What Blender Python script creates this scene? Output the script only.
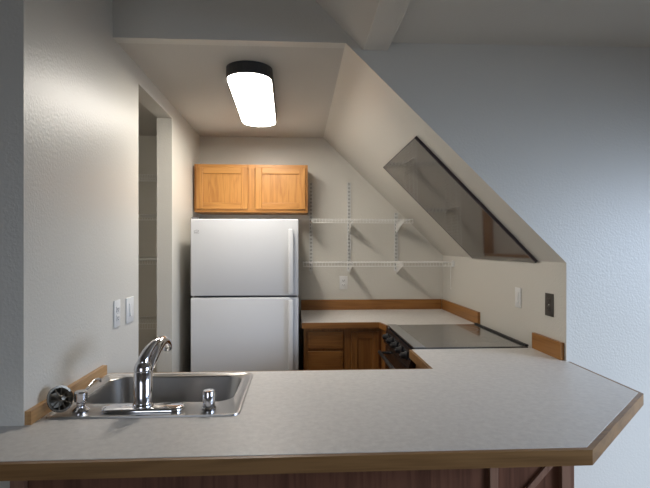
import bpy, bmesh, math, random
from mathutils import Vector, Matrix
from mathutils.geometry import tessellate_polygon
random.seed(4)
for o in list(bpy.data.objects): bpy.data.objects.remove(o)
S = bpy.context.scene
COL = S.collection
PI = math.pi
# ---------------- camera, world, lights, exposure ----------------
cam = bpy.data.objects.new('camera', bpy.data.cameras.new('camera'))
COL.objects.link(cam)
cam.location = (0, 0, 1.464)
cam.rotation_euler = (PI/2, 0, -0.057)
cam.data.sensor_width = 36; cam.data.lens = 36*480/650
cam.data.shift_y = 3/650
cam.data.clip_start = 0.02
S.camera = cam
w = bpy.data.worlds.new('world'); S.world = w; w.use_nodes = True
w.node_tree.nodes['Background'].inputs[0].default_value = (0.55, 0.68, 0.9, 1)
w.node_tree.nodes['Background'].inputs[1].default_value = 0.35
def area(name, loc, target, sx, sy, power, color, spread=180):
    l = bpy.data.lights.new(name, 'AREA'); l.shape = 'RECTANGLE'; l.size = sx; l.size_y = sy
    l.energy = power; l.color = color; l.spread = math.radians(spread)
    o = bpy.data.objects.new(name, l); COL.objects.link(o); o.location = loc
    o.rotation_euler = (Vector(target)-Vector(loc)).to_track_quat('-Z', 'Y').to_euler()
    return o
area('window_daylight', (3.68, 0.2, 1.55), (1.55, 2.0, 0.10), 2.2, 1.0, 45, (0.64, 0.78, 1.0), 84)
area('window_daylight', (-1.2, -2.75, 1.6), (-0.4, 2.2, 0.50), 1.7, 1.1, 7, (0.86, 0.91, 1.0), 110)
LAMP = 27.5
S.view_settings.view_transform = 'Standard'; S.view_settings.look = 'None'
S.view_settings.gamma = 1; S.view_settings.use_curve_mapping = False
S.view_settings.exposure = 0.0

# ---------------- constants of the place ----------------
XL, XR, YB, YW = -0.842, 1.292, 4.205, 2.241
ZC, ZN, XK = 2.42, 1.388, 0.225
YN, YD, YE, ZD = 1.528, 2.596, 3.275, 2.33
CT = 0.914

# ---------------- materials ----------------
def nt(name):
    m = bpy.data.materials.new(name); m.use_nodes = True
    n = m.node_tree.nodes; l = m.node_tree.links
    return m, n, l, n['Principled BSDF']
def plain(name, c, rough=0.5, metal=0.0, spec=0.5, bump=0, bscale=100, var=0, coat=0):
    m, n, l, b = nt(name)
    b.inputs['Base Color'].default_value = (*c, 1); b.inputs['Roughness'].default_value = rough
    b.inputs['Metallic'].default_value = metal; b.inputs['Specular IOR Level'].default_value = spec
    b.inputs['Coat Weight'].default_value = coat
    tc = n.new('ShaderNodeTexCoord')
    if bump:
        t = n.new('ShaderNodeTexNoise'); t.inputs['Scale'].default_value = bscale; t.inputs['Detail'].default_value = 3
        l.new(tc.outputs['Object'], t.inputs['Vector'])
        bp = n.new('ShaderNodeBump'); bp.inputs['Strength'].default_value = bump; bp.inputs['Distance'].default_value = 0.004
        l.new(t.outputs['Fac'], bp.inputs['Height']); l.new(bp.outputs['Normal'], b.inputs['Normal'])
    if var:
        t = n.new('ShaderNodeTexNoise'); t.inputs['Scale'].default_value = 3; t.inputs['Detail'].default_value = 4
        l.new(tc.outputs['Object'], t.inputs['Vector'])
        r = n.new('ShaderNodeValToRGB')
        r.color_ramp.elements[0].position = .3; r.color_ramp.elements[1].position = .7
        r.color_ramp.elements[0].color = (*[v*(1-var) for v in c], 1); r.color_ramp.elements[1].color = (*[min(1, v*(1+var)) for v in c], 1)
        l.new(t.outputs['Fac'], r.inputs[0]); l.new(r.outputs[0], b.inputs['Base Color'])
    return m
def wood(name, dark, light, axis='z', across=11, rough=0.38):
    m, n, l, b = nt(name)
    tc = n.new('ShaderNodeTexCoord')
    def mp(ac, al):
        q = n.new('ShaderNodeMapping'); s = [ac, ac, ac]; s['xyz'.index(axis)] = al
        q.inputs['Scale'].default_value = s; l.new(tc.outputs['Object'], q.inputs[0]); return q
    a = n.new('ShaderNodeTexNoise'); a.inputs['Scale'].default_value = 1; a.inputs['Detail'].default_value = 3
    a.inputs['Distortion'].default_value = 0.6; l.new(mp(across, across*.09).outputs[0], a.inputs['Vector'])
    mul = n.new('ShaderNodeMath'); mul.operation = 'MULTIPLY'; mul.inputs[1].default_value = 9
    l.new(a.outputs['Fac'], mul.inputs[0])
    pp = n.new('ShaderNodeMath'); pp.operation = 'PINGPONG'; pp.inputs[1].default_value = 1
    l.new(mul.outputs[0], pp.inputs[0])
    f = n.new('ShaderNodeTexNoise'); f.inputs['Scale'].default_value = 1; f.inputs['Detail'].default_value = 2
    l.new(mp(130, 5).outputs[0], f.inputs['Vector'])
    mx = n.new('ShaderNodeMath'); mx.operation = 'MULTIPLY_ADD'; mx.inputs[1].default_value = 0.42
    l.new(pp.outputs[0], mx.inputs[0])
    m2 = n.new('ShaderNodeMath'); m2.operation = 'MULTIPLY'; m2.inputs[1].default_value = 0.75
    l.new(f.outputs['Fac'], m2.inputs[0]); l.new(m2.outputs[0], mx.inputs[2])
    r = n.new('ShaderNodeValToRGB'); r.color_ramp.elements[0].position = .12; r.color_ramp.elements[1].position = .72
    r.color_ramp.elements[0].color = (*dark, 1); r.color_ramp.elements[1].color = (*light, 1)
    l.new(mx.outputs[0], r.inputs[0]); l.new(r.outputs[0], b.inputs['Base Color'])
    b.inputs['Roughness'].default_value = rough
    bp = n.new('ShaderNodeBump'); bp.inputs['Strength'].default_value = 0.08; bp.inputs['Distance'].default_value = 0.002
    l.new(f.outputs['Fac'], bp.inputs['Height']); l.new(bp.outputs['Normal'], b.inputs['Normal'])
    return m
PAINT = plain('wall_paint', (0.68, 0.655, 0.595), 0.36, bump=0.30, bscale=95, spec=0.5)
CEILP = plain('ceiling_paint', (0.63, 0.60, 0.55), 0.7, bump=0.3, bscale=80, spec=0.2)
FLOORM = wood('floor_wood', (0.10, 0.06, 0.035), (0.19, 0.12, 0.07), 'y', 6)
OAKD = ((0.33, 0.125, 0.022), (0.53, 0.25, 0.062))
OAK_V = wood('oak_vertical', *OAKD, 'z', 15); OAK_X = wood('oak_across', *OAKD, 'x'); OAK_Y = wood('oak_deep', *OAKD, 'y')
BS = ((0.20, 0.075, 0.015), (0.35, 0.155, 0.038))
BS_X = wood('backsplash_oak_across', *BS, 'x', 7); BS_Y = wood('backsplash_oak_deep', *BS, 'y', 7)
BND = ((0.13, 0.062, 0.020), (0.27, 0.145, 0.055))
BAND_X = wood('edge_oak', *BND, 'x', 7)
BC = ((0.17, 0.065, 0.015), (0.30, 0.13, 0.035))  # honey oak darkened, the dimmer light on the base cabinets put into the colour
BC_V = wood('base_oak_shaded_vertical', *BC, 'z'); BC_X = wood('base_oak_shaded_across', *BC, 'x')
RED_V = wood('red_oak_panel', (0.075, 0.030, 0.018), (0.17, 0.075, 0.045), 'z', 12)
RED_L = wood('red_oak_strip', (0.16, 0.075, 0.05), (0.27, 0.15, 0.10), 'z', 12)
# laminate
LAM, n, l, b = nt('laminate')
tc = n.new('ShaderNodeTexCoord')
t1 = n.new('ShaderNodeTexNoise'); t1.inputs['Scale'].default_value = 45; t1.inputs['Detail'].default_value = 6; t1.inputs['Roughness'].default_value = .7
l.new(tc.outputs['Object'], t1.inputs['Vector'])
r = n.new('ShaderNodeValToRGB'); r.color_ramp.elements[0].position = .33; r.color_ramp.elements[1].position = .68
r.color_ramp.elements[0].color = (0.60, 0.575, 0.55, 1); r.color_ramp.elements[1].color = (0.71, 0.685, 0.655, 1)
l.new(t1.outputs['Fac'], r.inputs[0]); l.new(r.outputs[0], b.inputs['Base Color'])
b.inputs['Roughness'].default_value = 0.42
t2 = n.new('ShaderNodeTexNoise'); t2.inputs['Scale'].default_value = 300; l.new(tc.outputs['Object'], t2.inputs['Vector'])
bp = n.new('ShaderNodeBump'); bp.inputs['Strength'].default_value = 0.15; bp.inputs['Distance'].default_value = 0.001
l.new(t2.outputs['Fac'], bp.inputs['Height']); l.new(bp.outputs['Normal'], b.inputs['Normal'])

WHITE = plain('appliance_white', (0.70, 0.71, 0.73), 0.35, bump=0.12, bscale=450)
WHITE_S = plain('smooth_white', (0.78, 0.79, 0.80), 0.3)
PLATE = plain('white_plastic', (0.78, 0.78, 0.77), 0.35)
PLATE_D = plain('slot_dark', (0.03, 0.03, 0.03), 0.5)
WIRE = plain('coated_wire', (0.86, 0.86, 0.84), 0.4)
TRACK = plain('track_grey', (0.72, 0.72, 0.70), 0.45)
SLOT = plain('slot_shadow_grey', (0.26, 0.26, 0.25), 0.6)
BLACKM = plain('black_metal', (0.018, 0.018, 0.02), 0.45)
BLACKG = plain('black_enamel', (0.012, 0.012, 0.014), 0.22)
GLASSB = plain('ceramic_glass', (0.10, 0.098, 0.096), 0.22, spec=1.0, coat=0.6)
BEZEL = plain('bezel_grey', (0.30, 0.30, 0.29), 0.35, metal=0.3)
STEEL = plain('stainless', (0.46, 0.45, 0.44), 0.28, metal=1.0)
STEEL_P = plain('dark_steel_plate', (0.12, 0.11, 0.10), 0.4, metal=.8, var=0.35)
CHROME = plain('chrome', (0.72, 0.72, 0.75), 0.08, metal=1.0)
SMOKE = plain('smoked_glass', (0.20, 0.185, 0.172), 0.06, metal=0.6)
FRAMED = plain('dark_edge', (0.045, 0.035, 0.045), 0.35)
GASKET = plain('gasket', (0.05, 0.05, 0.055), 0.7)
BADGE = plain('badge_grey', (0.20, 0.20, 0.22), 0.35, metal=0.4)
DIFF, n, l, b = nt('lamp_diffuser')
b.inputs['Base Color'].default_value = (0.8, 0.8, 0.8, 1)
b.inputs['Emission Color'].default_value = (1.0, 0.94, 0.85, 1); b.inputs['Emission Strength'].default_value = LAMP

GLOBE, n, l, b = nt('pantry_fill_glow')  # glow of the added pantry fill light
b.inputs['Emission Color'].default_value = (1.0, 0.93, 0.82, 1); b.inputs['Emission Strength'].default_value = 45

# ---------------- helpers ----------------
def box(bm, x0, x1, y0, y1, z0, z1, bev=0, seg=2):
    b2 = bmesh.new()
    bmesh.ops.create_cube(b2, size=1)
    for v in b2.verts:
        v.co = Vector(((x0+x1)/2+v.co.x*(x1-x0), (y0+y1)/2+v.co.y*(y1-y0), (z0+z1)/2+v.co.z*(z1-z0)))
    if bev: bmesh.ops.bevel(b2, geom=b2.edges[:], offset=bev, segments=seg, affect='EDGES', profile=.5)
    join(bm, b2); return bm
def join(bm, b2, mat=None):
    if mat is not None: bmesh.ops.transform(b2, matrix=mat, verts=b2.verts)
    vm = {}
    for v in b2.verts: vm[v] = bm.verts.new(v.co)
    for f in b2.faces:
        try: bm.faces.new([vm[v] for v in f.verts])
        except ValueError: pass
    b2.free()
def prism(bm, loops, axis, a, c):
    """loops: outer (+holes) of 2D points; extruded along axis from a to c."""
    def P(p, h):
        return {'x': Vector((h, p[0], p[1])), 'y': Vector((p[0], h, p[1])), 'z': Vector((p[0], p[1], h))}[axis]
    flat = [p for lp in loops for p in lp]
    tris = tessellate_polygon([[Vector((p[0], p[1], 0)) for p in lp] for lp in loops])
    A = [bm.verts.new(P(p, a)) for p in flat]; B = [bm.verts.new(P(p, c)) for p in flat]
    if len(loops) == 1:
        bm.faces.new(A[::-1]); bm.faces.new(B)
    else:
        for t in tris:
            bm.faces.new([A[i] for i in t]); bm.faces.new([B[i] for i in reversed(t)])
    k = 0
    for lp in loops:
        m = len(lp)
        for i in range(m):
            j = (i+1) % m
            bm.faces.new([A[k+i], A[k+j], B[k+j], B[k+i]])
        k += m
    bmesh.ops.recalc_face_normals(bm, faces=bm.faces[:])
    return bm
def tube(bm, pts, r, seg=8, cap=True):
    pts = [Vector(p) for p in pts]; rs = r if isinstance(r, (list, tuple)) else [r]*len(pts)
    rings = []; prev = None
    for i, p in enumerate(pts):
        d = (pts[min(i+1, len(pts)-1)]-pts[max(i-1, 0)]).normalized()
        if prev is None:
            u = d.orthogonal().normalized()
        else:
            u = (prev-d*prev.dot(d)).normalized()
        prev = u; v = d.cross(u)
        rings.append([bm.verts.new(p+(u*math.cos(2*PI*k/seg)+v*math.sin(2*PI*k/seg))*rs[i]) for k in range(seg)])
    for a, b in zip(rings, rings[1:]):
        for k in range(seg):
            bm.faces.new([a[k], a[(k+1) % seg], b[(k+1) % seg], b[k]])
    if cap: bm.faces.new(rings[0][::-1]); bm.faces.new(rings[-1])
    return bm
def lathe(bm, cx, cy, prof, seg=32, mat=None):
    b2 = bmesh.new(); rings = []
    for r, z in prof:
        if r < 1e-6: rings.append([b2.verts.new((0, 0, z))])
        else: rings.append([b2.verts.new((r*math.cos(2*PI*k/seg), r*math.sin(2*PI*k/seg), z)) for k in range(seg)])
    for a, b in zip(rings, rings[1:]):
        for k in range(seg):
            j = (k+1) % seg
            q = [a[k % len(a)]] + ([a[j]] if len(a) > 1 else []) + ([b[j]] if len(b) > 1 else []) + [b[k % len(b)]]
            if len(q) > 2: b2.faces.new(q)
    bmesh.ops.recalc_face_normals(b2, faces=b2.faces[:])
    join(bm, b2, mat if mat is not None else Matrix.Translation((cx, cy, 0)))
    return bm
def spline(pts, n=8):
    P = [Vector(p) for p in pts]; P = [P[0]*2-P[1]]+P+[P[-1]*2-P[-2]]; out = []
    for i in range(1, len(P)-2):
        for k in range(n):
            t = k/n; a, b, c, d = P[i-1], P[i], P[i+1], P[i+2]
            out.append(0.5*((2*b)+(c-a)*t+(2*a-5*b+4*c-d)*t*t+(3*b-a-3*c+d)*t**3))
    out.append(P[-2]); return out
def rrect(x0, x1, y0, y1, r, n=6):
    o = []
    for cx, cy, a in ((x1-r, y1-r, 0), (x0+r, y1-r, PI/2), (x0+r, y0+r, PI), (x1-r, y0+r, 1.5*PI)):
        for k in range(n+1):
            t = a+PI/2*k/n; o.append((cx+r*math.cos(t), cy+r*math.sin(t)))
    return o
def obj(name, bm, mat, parent=None, smooth=False, origin=None):
    me = bpy.data.meshes.new(name)
    if parent is not None:
        M = parent.matrix_world if False else None
        off = Vector(parent['_o'])
    else:
        off = Vector(origin) if origin is not None else Vector((0, 0, 0))
    bmesh.ops.recalc_face_normals(bm, faces=bm.faces[:])
    bmesh.ops.transform(bm, matrix=Matrix.Translation(-off), verts=bm.verts)
    bm.to_mesh(me); bm.free()
    if smooth:
        for p in me.polygons: p.use_smooth = True
        me.set_sharp_from_angle(angle=math.radians(smooth if smooth is not True else 35))
    me.materials.append(mat)
    o = bpy.data.objects.new(name, me); COL.objects.link(o)
    if parent is not None:
        o.parent = parent
    else: o.location = off
    o['_o'] = tuple(off)
    return o
def thing(name, label, cat, loc, group=None):
    o = bpy.data.objects.new(name, None); COL.objects.link(o); o.empty_display_size = .05
    o.location = loc; o['_o'] = tuple(loc); o['label'] = label; o['category'] = cat
    if group: o['group'] = group
    return o
def sub(name, bm, mat, parent, smooth=False):
    """child whose mesh coordinates share the thing's origin"""
    return obj(name, bm, mat, parent, smooth)
def tag(o, label, cat, group=None):
    o['label'] = label; o['category'] = cat
    if group: o['group'] = group
    return o
def struct(name, bm, mat):
    o = obj(name, bm, mat); o['kind'] = 'structure'; return o
def dup(root, loc, label, group=None):
    r = root.copy(); COL.objects.link(r); r.location = loc; r['label'] = label
    if group: r['group'] = group
    for ch in list(root.children):
        c = ch.copy(); COL.objects.link(c); c.parent = r
        for g in list(ch.children):
            d = g.copy(); COL.objects.link(d); d.parent = c
    return r
B = bmesh.new

# ---------------- the setting ----------------
XA, XZ, YZ = -3.2, 3.6, -2.6           # living room extents
struct('floor', box(B(), XA-.1, XZ+.1, YZ-.1, YB+.15, -.1, 0), FLOORM)
bm = B()
box(bm, XL-.1, XL, YN, YD, 0, ZC+.06); box(bm, XL-.1, XL, YN, YW, ZC+.06, 3.5)
box(bm, XL-.1, XL, YD, YE, ZD, ZC+.06); box(bm, XL-.1, XL, YE, YB, 0, ZC+.06)
struct('wall_left', bm, PAINT)
struct('wall_back', box(B(), -2.0, XR+.1, YB, YB+.1, 0, ZC+.06), PAINT)
struct('wall_right', box(B(), XR, XR+.1, YW+.06, YB, 0, ZN), PAINT)
struct('ceiling', box(B(), XL, XK, YW+.06, YB, ZC, ZC+.1), CEILP)
struct('ceiling_slope', prism(B(), [[(XK, ZC), (XR, ZN), (XR+.1, ZN), (XR+.1, ZN+.05), (XK+.06, ZC+.1), (XK, ZC+.1)]], 'y', YW+.06, YB), PAINT)
# wall face towards the living room, with the kitchen opening cut out of it
ridge = (-1.5, 4.2)
struct('wall_front', prism(B(), [[(XR, 0), (XR, ZN), (XK, ZC), (XL, ZC), (XL, 3.54), (0.307, 2.391)][:5]+[(0.307, 2.44), (XZ, 2.5), (XZ, 0)]], 'y', YW, YW+.06), PAINT)
# vaulted ceiling falling to a beam, flat ceiling right of it
struct('ceiling_vault', prism(B(), [[(0.307, 2.39), (-1.5, 4.197), (-3.3, 2.45), (-3.3, 2.55), (-1.5, 4.32), (0.307, 2.53)]], 'y', YZ, YW), CEILP)
struct('ceiling_flat', prism(B(), [[(0.425, 2.427), (XZ, 2.447), (XZ, 2.53), (0.425, 2.53)]], 'y', YZ, YW), PAINT)
struct('trim_1', box(B(), .307, .425, YZ, YW, 2.388, 2.53, .003), PAINT)
struct('wall_partition', prism(B(), [[(XA, 0), (XL-.1, 0), (XL-.1, 3.6), (-1.5, 4.18), (XA, 2.52)]], 'y', YN, YN+.1), PAINT)
struct('wall_west', box(B(), XA-.1, XA, YZ, YN+.1, 0, 2.56), PAINT)
struct('wall_east', prism(B(), [[(YZ, 0), (YW, 0), (YW, 2.5), (YZ, 2.5)], [(-.9, .95), (1.3, .95), (1.3, 2.15), (-.9, 2.15)]], 'x', XZ, XZ+.1), PAINT)
bm = B()
prism(bm, [[(XA, 0), (XZ, 0), (XZ, 2.53), (.3, 2.53), (-1.5, 4.2), (XA, 2.5)],
           [(-2.1, .9), (-.3, .9), (-.3, 2.2), (-2.1, 2.2)]], 'y', YZ-.1, YZ)
struct('wall_rear', bm, PAINT)
bm = B(); a, c = -2.1, -.3
box(bm, a, c, YZ-.09, YZ-.02, .9, .94); box(bm, a, c, YZ-.09, YZ-.02, 2.16, 2.2)
for x in (a, (a+c)/2-.02, c-.04): box(bm, x, x+.04, YZ-.09, YZ-.02, .94, 2.16)
struct('window_1', bm, PLATE)
bm = B(); a, c = -.9, 1.3
box(bm, XZ+.01, XZ+.06, a, c, .95, .99); box(bm, XZ+.01, XZ+.06, a, c, 2.11, 2.15)
for y in (a, (a+c)/2-.02, c-.04): box(bm, XZ+.01, XZ+.06, y, y+.04, .99, 2.11)
struct('window_2', bm, PLATE)
# pantry behind the left wall
struct('wall_pantry', box(B(), -2.0, -1.9, YN+.1, YB, 0, ZC+.06), PAINT)
struct('ceiling_pantry', box(B(), -1.9, XL-.1, YN+.1, YB, ZC, ZC+.06), CEILP)

# invented globe light, hidden behind the wall, added to brighten the pantry
pl0 = thing('pantry_fill_light', 'added globe light brightening the pantry, unseen behind the left wall', 'ceiling light', (-1.42, 2.2, ZC))
bm = B(); lathe(bm, -1.42, 2.2, [(0, ZC-.001), (.06, ZC-.001), (.06, ZC-.03), (0, ZC-.03)], 24); sub('base', bm, PLATE, pl0, 40)
bm = B(); lathe(bm, -1.42, 2.2, [(0, ZC-.031), (.03, ZC-.033), (.055, ZC-.06), (.06, ZC-.085), (.045, ZC-.12), (0, ZC-.135)], 24); sub('globe', bm, GLOBE, pl0, 60)

# ---------------- wire shelving ----------------
def wire_shelf_bm(x0, x1, y0, y1, z, pitch=.0254, lip=.032):
    bm = B(); r = .0022
    n = int((x1-x0)/pitch)
    for i in range(n+1):
        x = x0+.004+i*(x1-x0-.008)/n
        tube(bm, [(x, y1, z), (x, y0, z), (x, y0, z-lip)], .0018, 5)
    for y, zz, rr in ((y1, z-.003, r), ((y0+y1)/2, z-.003, r), (y0, z-.003, .0026), (y0, z-lip, .0026)):
        tube(bm, [(x0, y, zz), (x1, y, zz)], rr, 6)
    return bm
yf, yb = 3.90, 4.19
ws = tag(obj('wire_shelf', wire_shelf_bm(.122, .95, yf, yb, 1.693), WIRE, smooth=40), 'short upper white wire shelf on the back wall', 'shelf')
lo = tag(obj('wire_shelf', wire_shelf_bm(.044, 1.274, yf, yb, 1.338), WIRE, smooth=40), 'long lower white wire shelf above the back counter outlet', 'shelf')
# end clip and hanging wire at the right wall
bm = B(); box(bm, 1.275, 1.2915, 3.89, 3.915, 1.30, 1.352, .003)
sub('end_support', bm, WIRE, lo)
bm = B(); tube(bm, spline([(1.262, 3.90, 1.305), (1.262, 3.903, 1.2), (1.262, 3.905, 1.13), (1.266, 3.91, 1.115), (1.272, 3.912, 1.128)], 4), .0018, 6)
sub('wire_hook', bm, WIRE, lo, 40)
# slotted wall tracks
tl = ['slotted wall track beside the oak cabinet, left of the three', 'slotted wall track above the outlet, middle of the three', 'shorter slotted wall track under the sloped ceiling, right of the three']
for k, (x, top) in enumerate(((.117, 2.025), (.451, 2.03), (.869, 1.765))):
    bm = B(); z0 = 1.252
    box(bm, x-.017, x-.009, YB-.012, YB-.0005, z0, top); box(bm, x+.009, x+.017, YB-.012, YB-.0005, z0, top)
    box(bm, x-.003, x+.003, YB-.012, YB-.0005, z0, top); box(bm, x-.009, x+.009, YB-.003, YB-.0005, z0, top)
    z = z0
    while z < top-.012:
        box(bm, x-.009, x+.009, YB-.012, YB-.003, z, min(z+.016, top)); z += .032
    tk = tag(obj('wall_track', bm, TRACK, origin=(x, YB, z0)), tl[k], 'wall track', 'slotted tracks of the wire shelves')
    cs = obj('slot_strip', box(B(), x-.009, x+.009, YB-.0045, YB-.0031, z0+.001, top-.001), SLOT, tk)
# brackets
def bracket(x, z, label):
    bm = B()
    prism(bm, [[(YB-.012, z-.006), (yf+.010, z-.006), (yf+.010, z-.022), (YB-.05, z-.095), (YB-.012, z-.105)]], 'x', x-.003, x+.003)
    tag(obj('shelf_bracket', bm, WIRE, origin=(x, YB-.012, z-.105)), label, 'bracket', 'brackets of the wire shelves')
for x, w1 in ((.117, 'left'), (.451, 'middle'), (.869, 'right')):
    bracket(x, 1.690, f'white shelf bracket on the {w1} track holding the upper wire shelf')
    bracket(x, 1.335, f'white shelf bracket on the {w1} track holding the lower wire shelf')
# pantry shelves
pl = ['highest white wire shelf in the pantry', 'second highest white wire shelf in the pantry', 'pantry wire shelf at eye level', 'lowest white wire shelf in the pantry behind the faucet']
for k, z in enumerate((2.03, 1.72, 1.375, .87)):
    bm = wire_shelf_bm(-1.89, XL-.105, 3.82, yb, z, .02, .045)
    if k == 2: pass
    tag(obj('pantry_shelf', bm, WIRE, smooth=40), pl[k], 'shelf', 'pantry wire shelves')
tag(obj('closet_rod', tube(B(), [(-1.895, 3.80, 1.368), (XL-.102, 3.80, 1.368)], .011, 10), PLATE, smooth=40), 'white rod across the pantry just under the eye level shelf', 'rod')

# ---------------- ceiling lamp ----------------
def stadium(hx, hy, n=14):
    o = []
    for s, a in ((1, 0), (-1, PI)):
        for k in range(n+1):
            t = a+PI*k/n; o.append((hx*math.cos(t), s*(hy-hx)+hx*math.sin(t)))
    return o
LX, LY = -.267, 3.03
lamp = thing('ceiling_light', 'black rimmed oblong lamp glowing white on the kitchen ceiling', 'ceiling light', (LX, LY, ZC))
bm = B()
def rot2(pts, a): return [(LX+x*math.cos(a)-y*math.sin(a), LY+x*math.sin(a)+y*math.cos(a)) for x, y in pts]
prism(bm, [rot2(stadium(.124, .555), .02), rot2(stadium(.118, .549), .02)], 'z', ZC-.062, ZC-.001)
prism(bm, [rot2(stadium(.117, .548), .02)], 'z', ZC-.01, ZC-.001)
sub('housing', bm, BLACKM, lamp)
bm = B(); prism(bm, [rot2(stadium(.1165, .5475), .02)], 'z', ZC-.064, ZC-.04)
sub('diffuser', bm, DIFF, lamp)

# ---------------- smoked panel on the slope ----------------
pan = thing('smoked_panel', 'large smoked glass panel fixed to the sloping kitchen ceiling', 'glass panel', (1.29, 3.0, 1.37))
sl = Vector((XR-XK, 0, ZN-ZC)).normalized(); nn = Vector((sl.z, 0, -sl.x))   # inward normal (down-left)
if nn.z > 0: nn = -nn
def slp(s, y, h):  # s metres down the slope from the kink
    p = Vector((XK, 0, ZC))+sl*s+nn*h; return Vector((p.x, y, p.z))
smax = (Vector((XR-XK, 0, ZN-ZC))).length
def slab(bm, s0, s1, y0, y1, h0, h1):
    v = [bm.verts.new(slp(s, y, h)) for h in (h0, h1) for s, y in ((s0, y0[0]), (s1, y0[1]), (s1, y1[1]), (s0, y1[0]))]
    bm.faces.new(v[:4][::-1]); bm.faces.new(v[4:])
    for i in range(4): bm.faces.new([v[i], v[(i+1) % 4], v[4+(i+1) % 4], v[4+i]])
s0, s1 = .548, smax-.002
bm = B(); slab(bm, s0, s1, (2.470, 2.520), (3.39, 3.455), .006, .012)
sub('glass', bm, SMOKE, pan)
bm = B()
slab(bm, s0, s1, (2.461, 2.511), (2.470, 2.520), .0005, .016)
slab(bm, s0, s1, (3.39, 3.455), (3.394, 3.459), .0005, .013)
slab(bm, s0-.004, s0, (2.462, 2.462), (3.394, 3.394), .0005, .013)
sub('edge_trim', bm, FRAMED, pan)

# ---------------- counters ----------------
def band(bm, pts, z0, z1, t):
    """strip following a polyline (outside is to the right of travel)"""
    P = [Vector((x, y)) for x, y in pts]; out = []
    for i, p in enumerate(P):
        a = (P[i]-P[i-1]).normalized() if i else None; c = (P[i+1]-P[i]).normalized() if i < len(P)-1 else None
        na = Vector((a.y, -a.x)) if a else None; nc = Vector((c.y, -c.x)) if c else None
        if na is None: m = nc
        elif nc is None: m = na
        else:
            m = (na+nc).normalized(); m = m/max(.3, m.dot(na))
        out.append(p+m*t)
    loop = [(p.x, p.y) for p in P]+[(p.x, p.y) for p in reversed(out)]
    prism(bm, [loop], 'z', z0, z1)
YF = 1.278; XQ = .612; YP = 2.135
outer = [(-1.02, YF), (.795, YF), (1.284, 1.742), (1.293, YW-.001), (XR-.001, YW-.001), (XR-.001, 2.548), (XQ, 2.548), (XQ, YP), (XL+.001, YP), (XL+.001, YN-.001), (-.93, YN-.001), (-1.02, 1.42)]
sinkhole = rrect(-.79, -.205, 1.60, 2.075, .03)
ct = thing('countertop', 'pale grey laminate peninsula worktop with oak edge and clipped corner', 'countertop', (0, 1.8, CT-.04))
bm = B(); prism(bm, [outer, sinkhole], 'z', CT-.04, CT)
sub('worktop', bm, LAM, ct)
bm = B(); band(bm, [(-.93-.012, YN-.012), (-1.02, 1.42), (-1.02, YF), (.795, YF), (1.284, 1.742), (1.293, YW-.002)], CT-.044, CT-.0015, .016)
band(bm, [(XQ, 2.546), (XQ, YP), (XL+.002, YP)], CT-.044, CT-.0015, .014)
sub('edge_band', bm, BAND_X, ct)
bm = B(); prism(bm, [[(YN+.004, CT), (2.125, CT), (2.125, CT+.040), (YN+.004, CT+.042)]], 'x', XL+.0005, XL+.020)
sub('backsplash', bm, wood('sink_strip_oak', (.30,.15,.055), (.48,.28,.12), 'y', 7), ct)
bm = B(); box(bm, XR-.019, XR-.0005, YW+.016, 2.546, CT, CT+.085, .0015)
sub('backsplash', bm, BS_Y, ct)
bct = thing('countertop', 'small pale grey laminate counter in the back corner under the wire shelves', 'countertop', (.6, 3.85, CT-.04))
bo = [(.030, 3.495), (.605, 3.495), (.635, 3.345), (XR-.001, 3.345), (XR-.001, YB-.001), (.030, YB-.001)]
bm = B(); prism(bm, [bo], 'z', CT-.04, CT); sub('worktop', bm, LAM, bct)
bm = B(); band(bm, [(.030, 3.495), (.605, 3.495), (.635, 3.345)], CT-.042, CT-.0015, .014); sub('edge_band', bm, BC_X, bct)
bm = B(); box(bm, .030, XR-.02, YB-.020, YB-.0005, CT, CT+.088, .0015); sub('backsplash', bm, BS_X, bct)
bm = B(); box(bm, XR-.019, XR-.0005, 3.33, YB-.0205, CT, CT+.088, .0015); sub('backsplash', bm, BS_Y, bct)

# ---------------- sink and fittings ----------------
sk = thing('sink', 'stainless steel drop-in sink set in the peninsula worktop', 'sink', (-.5, 1.84, CT))
bm = B()
loops = [(rrect(-.812, -.190, 1.575, 2.098, .028, 8), CT+.0005), (rrect(-.810, -.192, 1.577, 2.096, .026, 8), CT+.006), (rrect(-.802, -.200, 1.585, 2.088, .024, 8), CT+.007),
         (rrect(-.798, -.204, 1.589, 2.084, .022, 8), CT+.0035),
         (rrect(-.772, -.230, 1.715, 2.062, .070, 8), CT+.0035), (rrect(-.768, -.234, 1.719, 2.058, .068, 8), CT-.002),
         (rrect(-.758, -.244, 1.729, 2.048, .066, 8), CT-.15), (rrect(-.735, -.267, 1.752, 2.025, .060, 8), CT-.172), (rrect(-.56, -.44, 1.84, 1.94, .045, 8), CT-.178)]
prev = None
for lp, z in loops:
    ring = [bm.verts.new((x, y, z)) for x, y in lp]
    if prev:
        for i in range(len(ring)): bm.faces.new([prev[i], prev[(i+1) % len(ring)], ring[(i+1) % len(ring)], ring[i]])
    prev = ring
bm.faces.new(prev)
o = sub('basin', bm, STEEL, sk, 50)
bm = B(); lathe(bm, -.5, 1.89, [(0, CT-.172), (.02, CT-.172), (.022, CT-.170), (.038, CT-.170), (.042, CT-.176), (.042, CT-.1779), (0, CT-.1779)])
sub('drain', bm, CHROME, sk, 40)
DZ = CT+.0037
FX, FY = -.519, 1.648
fa = thing('faucet', 'chrome single lever kitchen faucet on the sink ledge', 'faucet', (FX, FY, DZ))
def stad_x(cx, cy, hx, hy, n=10):
    o = []
    for s, a in ((1, -PI/2), (-1, PI/2)):
        for k in range(n+1):
            t = a+PI*k/n; o.append((cx+s*(hx-hy)+hy*math.cos(t), cy+hy*math.sin(t)))
    return o
bm = B()
pr = None
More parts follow.
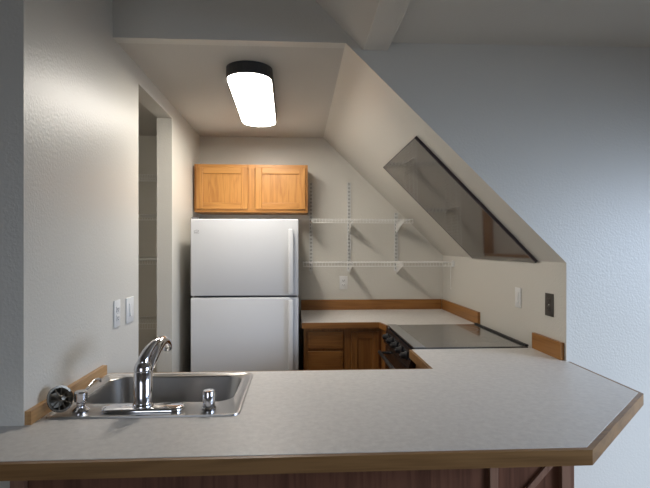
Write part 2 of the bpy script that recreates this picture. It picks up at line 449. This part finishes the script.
for sc, z in ((0, DZ), (0, DZ+.006), (.003, DZ+.010), (.008, DZ+.012)):
    ring = [bm.verts.new((x, y, z)) for x, y in stad_x(FX, FY, .137-sc, .037-sc)]
    if pr:
        for i in range(len(ring)): bm.faces.new([pr[i], pr[(i+1) % len(ring)], ring[(i+1) % len(ring)], ring[i]])
    else: bm.faces.new(ring)
    pr = ring
bm.faces.new(pr)
sub('base_plate', bm, CHROME, fa, 40)
zt = DZ+.012
bm = B(); lathe(bm, FX, FY, [(0, zt), (.034, zt), (.034, zt+.006), (.031, zt+.010), (.030, zt+.014), (.030, zt+.115), (.0285, zt+.117), (.0285, zt+.119), (.030, zt+.121), (.029, zt+.132), (.023, zt+.146), (.013, zt+.153), (0, zt+.154)], 36)
sub('body', bm, CHROME, fa, 40)
bm = B()
tube(bm, spline([(FX+.006, FY+.012, zt+.095), (FX+.013, FY+.045, zt+.140), (FX+.020, FY+.095, zt+.178), (FX+.024, FY+.150, zt+.188), (FX+.027, FY+.190, zt+.170), (FX+.027, FY+.205, zt+.150)], 6),
     [.0165+.004*math.sin(i/30*PI) for i in range(31)], 18)
sub('spout', bm, CHROME, fa, 50)
bm = B()
path = spline([(FX-.001, FY+.0, zt+.130), (FX+.003, FY+.004, zt+.158), (FX+.012, FY+.022, zt+.184), (FX+.024, FY+.050, zt+.202), (FX+.032, FY+.072, zt+.208)], 6)
tube(bm, path, [.023-.016*i/(len(path)-1) for i in range(len(path))], 16)
sub('lever', bm, CHROME, fa, 50)
# soap dispenser
SX, SY = -.722, 1.645
sd = thing('soap_dispenser', 'small chrome soap dispenser left of the faucet', 'soap dispenser', (SX, SY, DZ))
bm = B(); lathe(bm, SX, SY, [(0, DZ), (.026, DZ), (.026, DZ+.004), (.019, DZ+.012), (.014, DZ+.016), (.014, DZ+.028), (.020, DZ+.034), (.021, DZ+.062), (.017, DZ+.066), (0, DZ+.067)])
sub('body', bm, CHROME, sd, 40)
bm = B(); tube(bm, spline([(SX+.002, SY+.008, DZ+.045), (SX+.004, SY+.05, DZ+.066), (SX+.006, SY+.10, DZ+.076), (SX+.007, SY+.135, DZ+.068), (SX+.008, SY+.142, DZ+.058)], 6), .0042, 10)
sub('spout', bm, CHROME, sd, 50)
AX, AY = -.299, 1.64
bm = B(); lathe(bm, AX, AY, [(0, DZ), (.024, DZ), (.024, DZ+.006), (.0205, DZ+.010), (.0205, DZ+.058), (.018, DZ+.063), (0, DZ+.064)])
tag(obj('air_gap', bm, CHROME, smooth=40, origin=(AX, AY, DZ)), 'chrome air gap cylinder on the ledge right of the faucet', 'air gap')
# strainer leaning on the left backsplash
R = .043
bm = B()
b2 = B()
lathe(b2, 0, 0, [(R-.007, 0), (R, .001), (R+.001, .003), (R, .005), (R-.007, .004), (R-.007, 0)], 32)
lathe(b2, 0, 0, [(0, .003), (.010, .003), (.011, .008), (.006, .011), (.005, .018), (.008, .020), (.007, .024), (0, .025)], 20)
for k in range(10):
    a = 2*PI*k/10
    tube(b2, [(.009*math.cos(a), .009*math.sin(a), .005), (.024*math.cos(a), .024*math.sin(a), .003), ((R-.005)*math.cos(a), (R-.005)*math.sin(a), .003)], .0021, 6)
lathe(b2, 0, 0, [(R-.007, .001), (.030, -.004), (.028, -.020), (.024, -.024), (0, -.024)], 28)
nv = Vector((.78, -.55, .34)).normalized()
q = nv.to_track_quat('Z', 'Y').to_matrix().to_4x4()
cz = DZ+.0445*math.sqrt(1-nv.z**2)+.004
M = Matrix.Translation((-.782, 1.628, cz)) @ q
join(bm, b2, M)
tag(obj('sink_strainer', bm, plain('worn_steel', (.17, .155, .13), .35, metal=1), smooth=35, origin=(-.782, 1.628, DZ)), 'round metal basket strainer leaning on the oak strip left of the sink', 'sink strainer')

# ---------------- peninsula base ----------------
pb = thing('peninsula_cabinet', 'dark red oak panelled cabinet carrying the peninsula worktop', 'cabinet', (0, 1.8, 0))
ZB = CT-.0445
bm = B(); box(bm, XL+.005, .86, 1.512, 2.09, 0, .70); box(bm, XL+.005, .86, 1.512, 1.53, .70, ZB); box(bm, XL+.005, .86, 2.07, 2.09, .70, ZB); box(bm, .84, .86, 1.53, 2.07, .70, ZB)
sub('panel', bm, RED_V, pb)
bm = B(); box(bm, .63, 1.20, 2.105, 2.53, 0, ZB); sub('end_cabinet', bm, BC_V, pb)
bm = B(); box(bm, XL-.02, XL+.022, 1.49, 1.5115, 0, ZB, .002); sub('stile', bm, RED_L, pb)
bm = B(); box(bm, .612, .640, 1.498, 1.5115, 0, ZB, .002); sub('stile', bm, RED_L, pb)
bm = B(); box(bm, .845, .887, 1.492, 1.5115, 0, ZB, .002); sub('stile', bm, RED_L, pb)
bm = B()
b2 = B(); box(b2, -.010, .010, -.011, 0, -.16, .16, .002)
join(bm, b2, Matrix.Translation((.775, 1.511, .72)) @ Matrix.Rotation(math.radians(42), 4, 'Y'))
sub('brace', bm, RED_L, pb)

# ---------------- back base cabinet ----------------
bc = thing('base_cabinet', 'oak base cabinet with drawers and a door under the back counter', 'cabinet', (.33, 3.85, 0))
ZT = CT-.0425
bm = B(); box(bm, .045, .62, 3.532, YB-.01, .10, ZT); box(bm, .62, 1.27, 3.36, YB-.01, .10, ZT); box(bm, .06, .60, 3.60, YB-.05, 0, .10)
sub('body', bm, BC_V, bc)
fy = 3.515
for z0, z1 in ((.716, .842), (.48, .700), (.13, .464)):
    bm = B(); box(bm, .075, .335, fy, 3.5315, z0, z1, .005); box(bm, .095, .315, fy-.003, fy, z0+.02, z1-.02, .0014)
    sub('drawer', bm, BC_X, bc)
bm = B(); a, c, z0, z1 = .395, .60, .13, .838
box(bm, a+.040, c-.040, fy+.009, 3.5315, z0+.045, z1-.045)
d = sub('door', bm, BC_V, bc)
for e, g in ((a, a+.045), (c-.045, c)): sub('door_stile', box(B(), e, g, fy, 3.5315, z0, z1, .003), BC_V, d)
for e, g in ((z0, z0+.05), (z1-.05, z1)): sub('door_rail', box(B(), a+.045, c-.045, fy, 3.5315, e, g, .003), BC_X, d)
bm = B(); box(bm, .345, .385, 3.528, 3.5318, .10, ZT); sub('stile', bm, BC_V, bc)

# ---------------- upper cabinet ----------------
x0, x1, y0, z0, z1 = -.826, .082, 3.90, 1.744, 2.129
uc = thing('wall_cabinet', 'honey oak two-door cabinet on the wall above the refrigerator', 'cabinet', ((x0+x1)/2, YB, z0))
bm = B(); box(bm, x0, x1, y0+.02, YB-.001, z0, z1, .001)
sub('body', bm, OAK_Y, uc)
for a, c, e in ((x0, x0+.03, 0), (x1-.03, x1, 0), (-.40, -.345, .03)):
    sub('frame_stile', box(B(), a, c, y0, y0+.0195, z0+e, z1-e, .001), OAK_V, uc)
for a, c in ((z0, z0+.03), (z1-.03, z1)):
    sub('frame_rail', box(B(), x0+.03, x1-.03, y0, y0+.0195, a, c, .001), OAK_X, uc)
yd = y0-.020
for a, c in ((x0+.018, -.398), (-.340, x1-.018)):
    zz0, zz1 = z0+.024, z1-.026; W = .052
    d = sub('door', box(B(), a+W-.004, c-W+.004, yd+.010, y0-.0005, zz0+W-.004, zz1-W+.004), OAK_V, uc)
    for e, g in ((a, a+W), (c-W, c)): sub('door_stile', box(B(), e, g, yd, y0-.0005, zz0, zz1, .004), OAK_V, d)
    for e, g in ((zz0, zz0+W), (zz1-W, zz1)): sub('door_rail', box(B(), a+W, c-W, yd, y0-.0005, e, g, .004), OAK_X, d)
# ---------------- refrigerator ----------------
fx0, fx1, fyf = -.747, .006, 3.40
rf = thing('refrigerator', 'white top-freezer refrigerator standing under the oak wall cabinet', 'refrigerator', ((fx0+fx1)/2, 3.75, 0))
bm = B(); box(bm, fx0+.004, fx1-.004, fyf+.075, 4.13, .03, 1.645, .004); sub('body', bm, WHITE, rf)
bm = B(); box(bm, fx0+.012, fx1-.012, fyf+.066, fyf+.0745, .08, 1.64); sub('gasket', bm, GASKET, rf)
bm = B(); box(bm, fx0+.02, fx1-.02, fyf+.09, 4.1, .0, .03); box(bm, fx0+.01, fx1-.01, fyf+.05, fyf+.0745, .02, .10); sub('kick_grille', bm, GASKET, rf)
bm = B(); box(bm, fx0, fx1, fyf, fyf+.065, 1.120, 1.661, .008, 3); fz = sub('freezer_door', bm, WHITE, rf, 30)
bm = B(); box(bm, fx0, fx1, fyf, fyf+.065, .11, 1.108, .008, 3); fd = sub('fridge_door', bm, WHITE, rf, 30)
def handle(z0, z1, par):
    bm = B(); box(bm, -.064, -.030, fyf-.040, fyf-.022, z0, z1, .006, 3)
    box(bm, -.060, -.034, fyf-.024, fyf-.0005, z0+.005, z0+.05, .004); box(bm, -.060, -.034, fyf-.024, fyf-.0005, z1-.05, z1-.005, .004)
    sub('handle', bm, WHITE_S, par, 30)
handle(1.135, 1.590, fz); handle(.50, 1.095, fd)
bm = B()
b2 = B()
pts = [(.016*math.cos(t), 0, .007*math.sin(t)+.002*math.cos(t)) for t in [k*2*PI/20 for k in range(21)]]
tube(b2, pts, .0011, 5)
join(bm, b2, Matrix.Translation((-.706, fyf-.001, 1.575)))
for k, (h, zc) in enumerate(((.010, 0), (.006, 0), (.010, 0), (.006, 0), (.008, 0), (.006, 0))):
    box(bm, -.722+k*.0062, -.7195+k*.0062, fyf-.0015, fyf-.0002, 1.559, 1.559+h*.7)
sub('badge', bm, BADGE, fz)
bm = B(); box(bm, fx0+.005, fx0+.05, fyf+.01, fyf+.06, 1.6612, 1.672, .003); sub('hinge_cap', bm, BADGE, rf)

# ---------------- range ----------------
rx, ry0, ry1 = .645, 2.565, 3.325
rg = thing('range', 'black electric range with glass cooktop between the two counters', 'range', (.95, (ry0+ry1)/2, 0))
bm = B(); box(bm, rx, 1.255, ry0, ry1, .03, .905, .003); sub('body', bm, BLACKG, rg)
bm = B(); box(bm, rx-.012, 1.262, ry0-.003, ry1+.003, .9055, .9195, .003); ck = sub('cooktop', bm, GLASSB, rg)
bm = B(); box(bm, rx-.018, rx+.045, ry0-.003, ry1+.003, .9197, .9235, .0015); sub('front_bezel', bm, BEZEL, rg)
bm = B(); box(bm, 1.246, 1.264, ry0-.003, ry1+.003, .9197, .929, .002); sub('rear_bezel', bm, BLACKM, rg)
for (ux, uy, rr) in ((.82, 2.76, .105), (.82, 3.13, .08), (1.09, 2.76, .08), (1.09, 3.13, .105)):
    sub('burner_ring', lathe(B(), ux, uy, [(rr, .9196), (rr, .9199), (rr-.002, .9199), (rr-.002, .9196), (rr, .9196)], 36), BEZEL, rg)
bm = B(); prism(bm, [[(rx-.001, .800), (rx-.001, .9), (rx-.02, .9), (rx-.045, .812), (rx-.045, .80)]], 'y', ry0, ry1); cp = sub('control_panel', bm, BLACKG, rg)
for k in range(5):
    y = ry0+.10+k*.14
    b2 = B(); lathe(b2, 0, 0, [(0, 0), (.024, 0), (.023, .006), (.019, .010), (.017, .030), (.013, .033), (0, .033)], 20)
    box(b2, -.003, .003, -.017, .017, .030, .037, .001)
    bm = B(); join(bm, b2, Matrix.Translation((rx-.036, y, .855)) @ Matrix.Rotation(-PI/2-.0, 4, 'Y') @ Matrix.Rotation(.0, 4, 'X'))
    sub('knob', bm, BLACKM, cp, 35)
bm = B(); box(bm, rx-.035, rx-.001, ry0+.005, ry1-.005, .22, .79, .005); dr = sub('oven_door', bm, BLACKG, rg)
bm = B(); box(bm, rx-.0365, rx-.0352, ry0+.12, ry1-.12, .36, .62); sub('oven_window', bm, GLASSB, dr)
bm = B(); tube(bm, [(rx-.085, ry0+.06, .745), (rx-.085, ry1-.06, .745)], .012, 14)
for y in (ry0+.09, ry1-.09): tube(bm, [(rx-.085, y, .745), (rx-.0355, y, .745)], .009, 10)
sub('handle', bm, BLACKM, dr, 40)
bm = B(); box(bm, rx-.03, rx-.001, ry0+.005, ry1-.005, .04, .21, .005); sub('storage_drawer', bm, BLACKG, rg)
for x in (rx+.05, 1.2):
    for y in (ry0+.05, ry1-.05): sub('foot', box(B(), x-.02, x+.02, y-.02, y+.02, 0, .03), BLACKM, rg)

# ---------------- outlets and switches ----------------
def plate(kind, face, label, pos, mat=PLATE, gang=.0715, name=None, h=.117, tall=.058):
    """face: '-x' on the right wall, '+x' on the left wall, '-y' on the back wall. Built facing -y then turned."""
    t = thing(name or kind, label, 'light switch' if kind == 'light_switch' else 'outlet', pos)
    rz = {'-y': 0, '-x': -PI/2, '+x': PI/2}[face]
    M = Matrix.Translation(pos) @ Matrix.Rotation(rz, 4, 'Z')
    def put(nm, b2, m, par):
        bm = B(); join(bm, b2, M); return sub(nm, bm, m, par, 30)
    b2 = B(); box(b2, -gang/2, gang/2, -.006, -.0005, -h/2, h/2, .0025); put('plate', b2, mat, t)
    if kind == 'outlet':
        for s in (1, -1):
            b2 = B(); box(b2, -.017, .017, -.0085, -.0055, s*.020-.014, s*.020+.014, .002)
            r = put('receptacle', b2, mat, t)
            b2 = B(); box(b2, -.009, -.006, -.0092, -.0084, s*.020-.003, s*.020+.006); box(b2, .006, .009, -.0092, -.0084, s*.020-.003, s*.020+.006)
            lathe(b2, 0, 0, [(0, 0), (.0025, 0), (.0025, .001), (0, .001)], 10, Matrix.Translation((0, -.0084, s*.020-.008)) @ Matrix.Rotation(PI/2, 4, 'X'))
            put('slots', b2, PLATE_D, r)
        b2 = B(); lathe(b2, 0, 0, [(0, 0), (.003, 0), (.002, .0015), (0, .002)], 10, Matrix.Translation((0, -.006, 0)) @ Matrix.Rotation(PI/2, 4, 'X')); put('screw', b2, TRACK, t)
    elif kind == 'light_switch':
        b2 = B(); box(b2, -.016, .016, -.0075, -.0055, -.033, .033, .001); put('rocker_frame', b2, mat, t)
        b2 = B()
        v = [b2.verts.new(p) for p in ((-.0135, -.0076, .030), (.0135, -.0076, .030), (.0135, -.0076, -.030), (-.0135, -.0076, -.030), (-.0135, -.0085, .030), (.0135, -.0085, .030), (.0135, -.0125, -.030), (-.0135, -.0125, -.030))]
        for f in ((0, 1, 2, 3), (4, 5, 6, 7), (0, 1, 5, 4), (1, 2, 6, 5), (2, 3, 7, 6), (3, 0, 4, 7)): b2.faces.new([v[i] for i in f])
        put('rocker', b2, mat, t)
    return t
plate('outlet', '-y', 'white outlet on the back wall under the wire shelves', (.403, YB, 1.151))
plate('light_switch', '-x', 'white switch on the right wall below the smoked panel', (XR, 2.742, 1.168))
sp = plate('outlet', '-x', 'dark speckled metal outlet plate on the right wall near the wall corner', (XR, 2.392, 1.168), mat=STEEL_P, gang=.080)
plate('outlet', '+x', 'white outlet on the left wall, nearer the camera than its neighbour', (XL, 2.285, 1.155), gang=.075, h=.125)
plate('light_switch', '+x', 'white switch plate on the left wall beside the pantry opening', (XL, 2.455, 1.150), gang=.105, h=.125)

for o in bpy.data.objects:
    if '_o' in o: del o['_o']
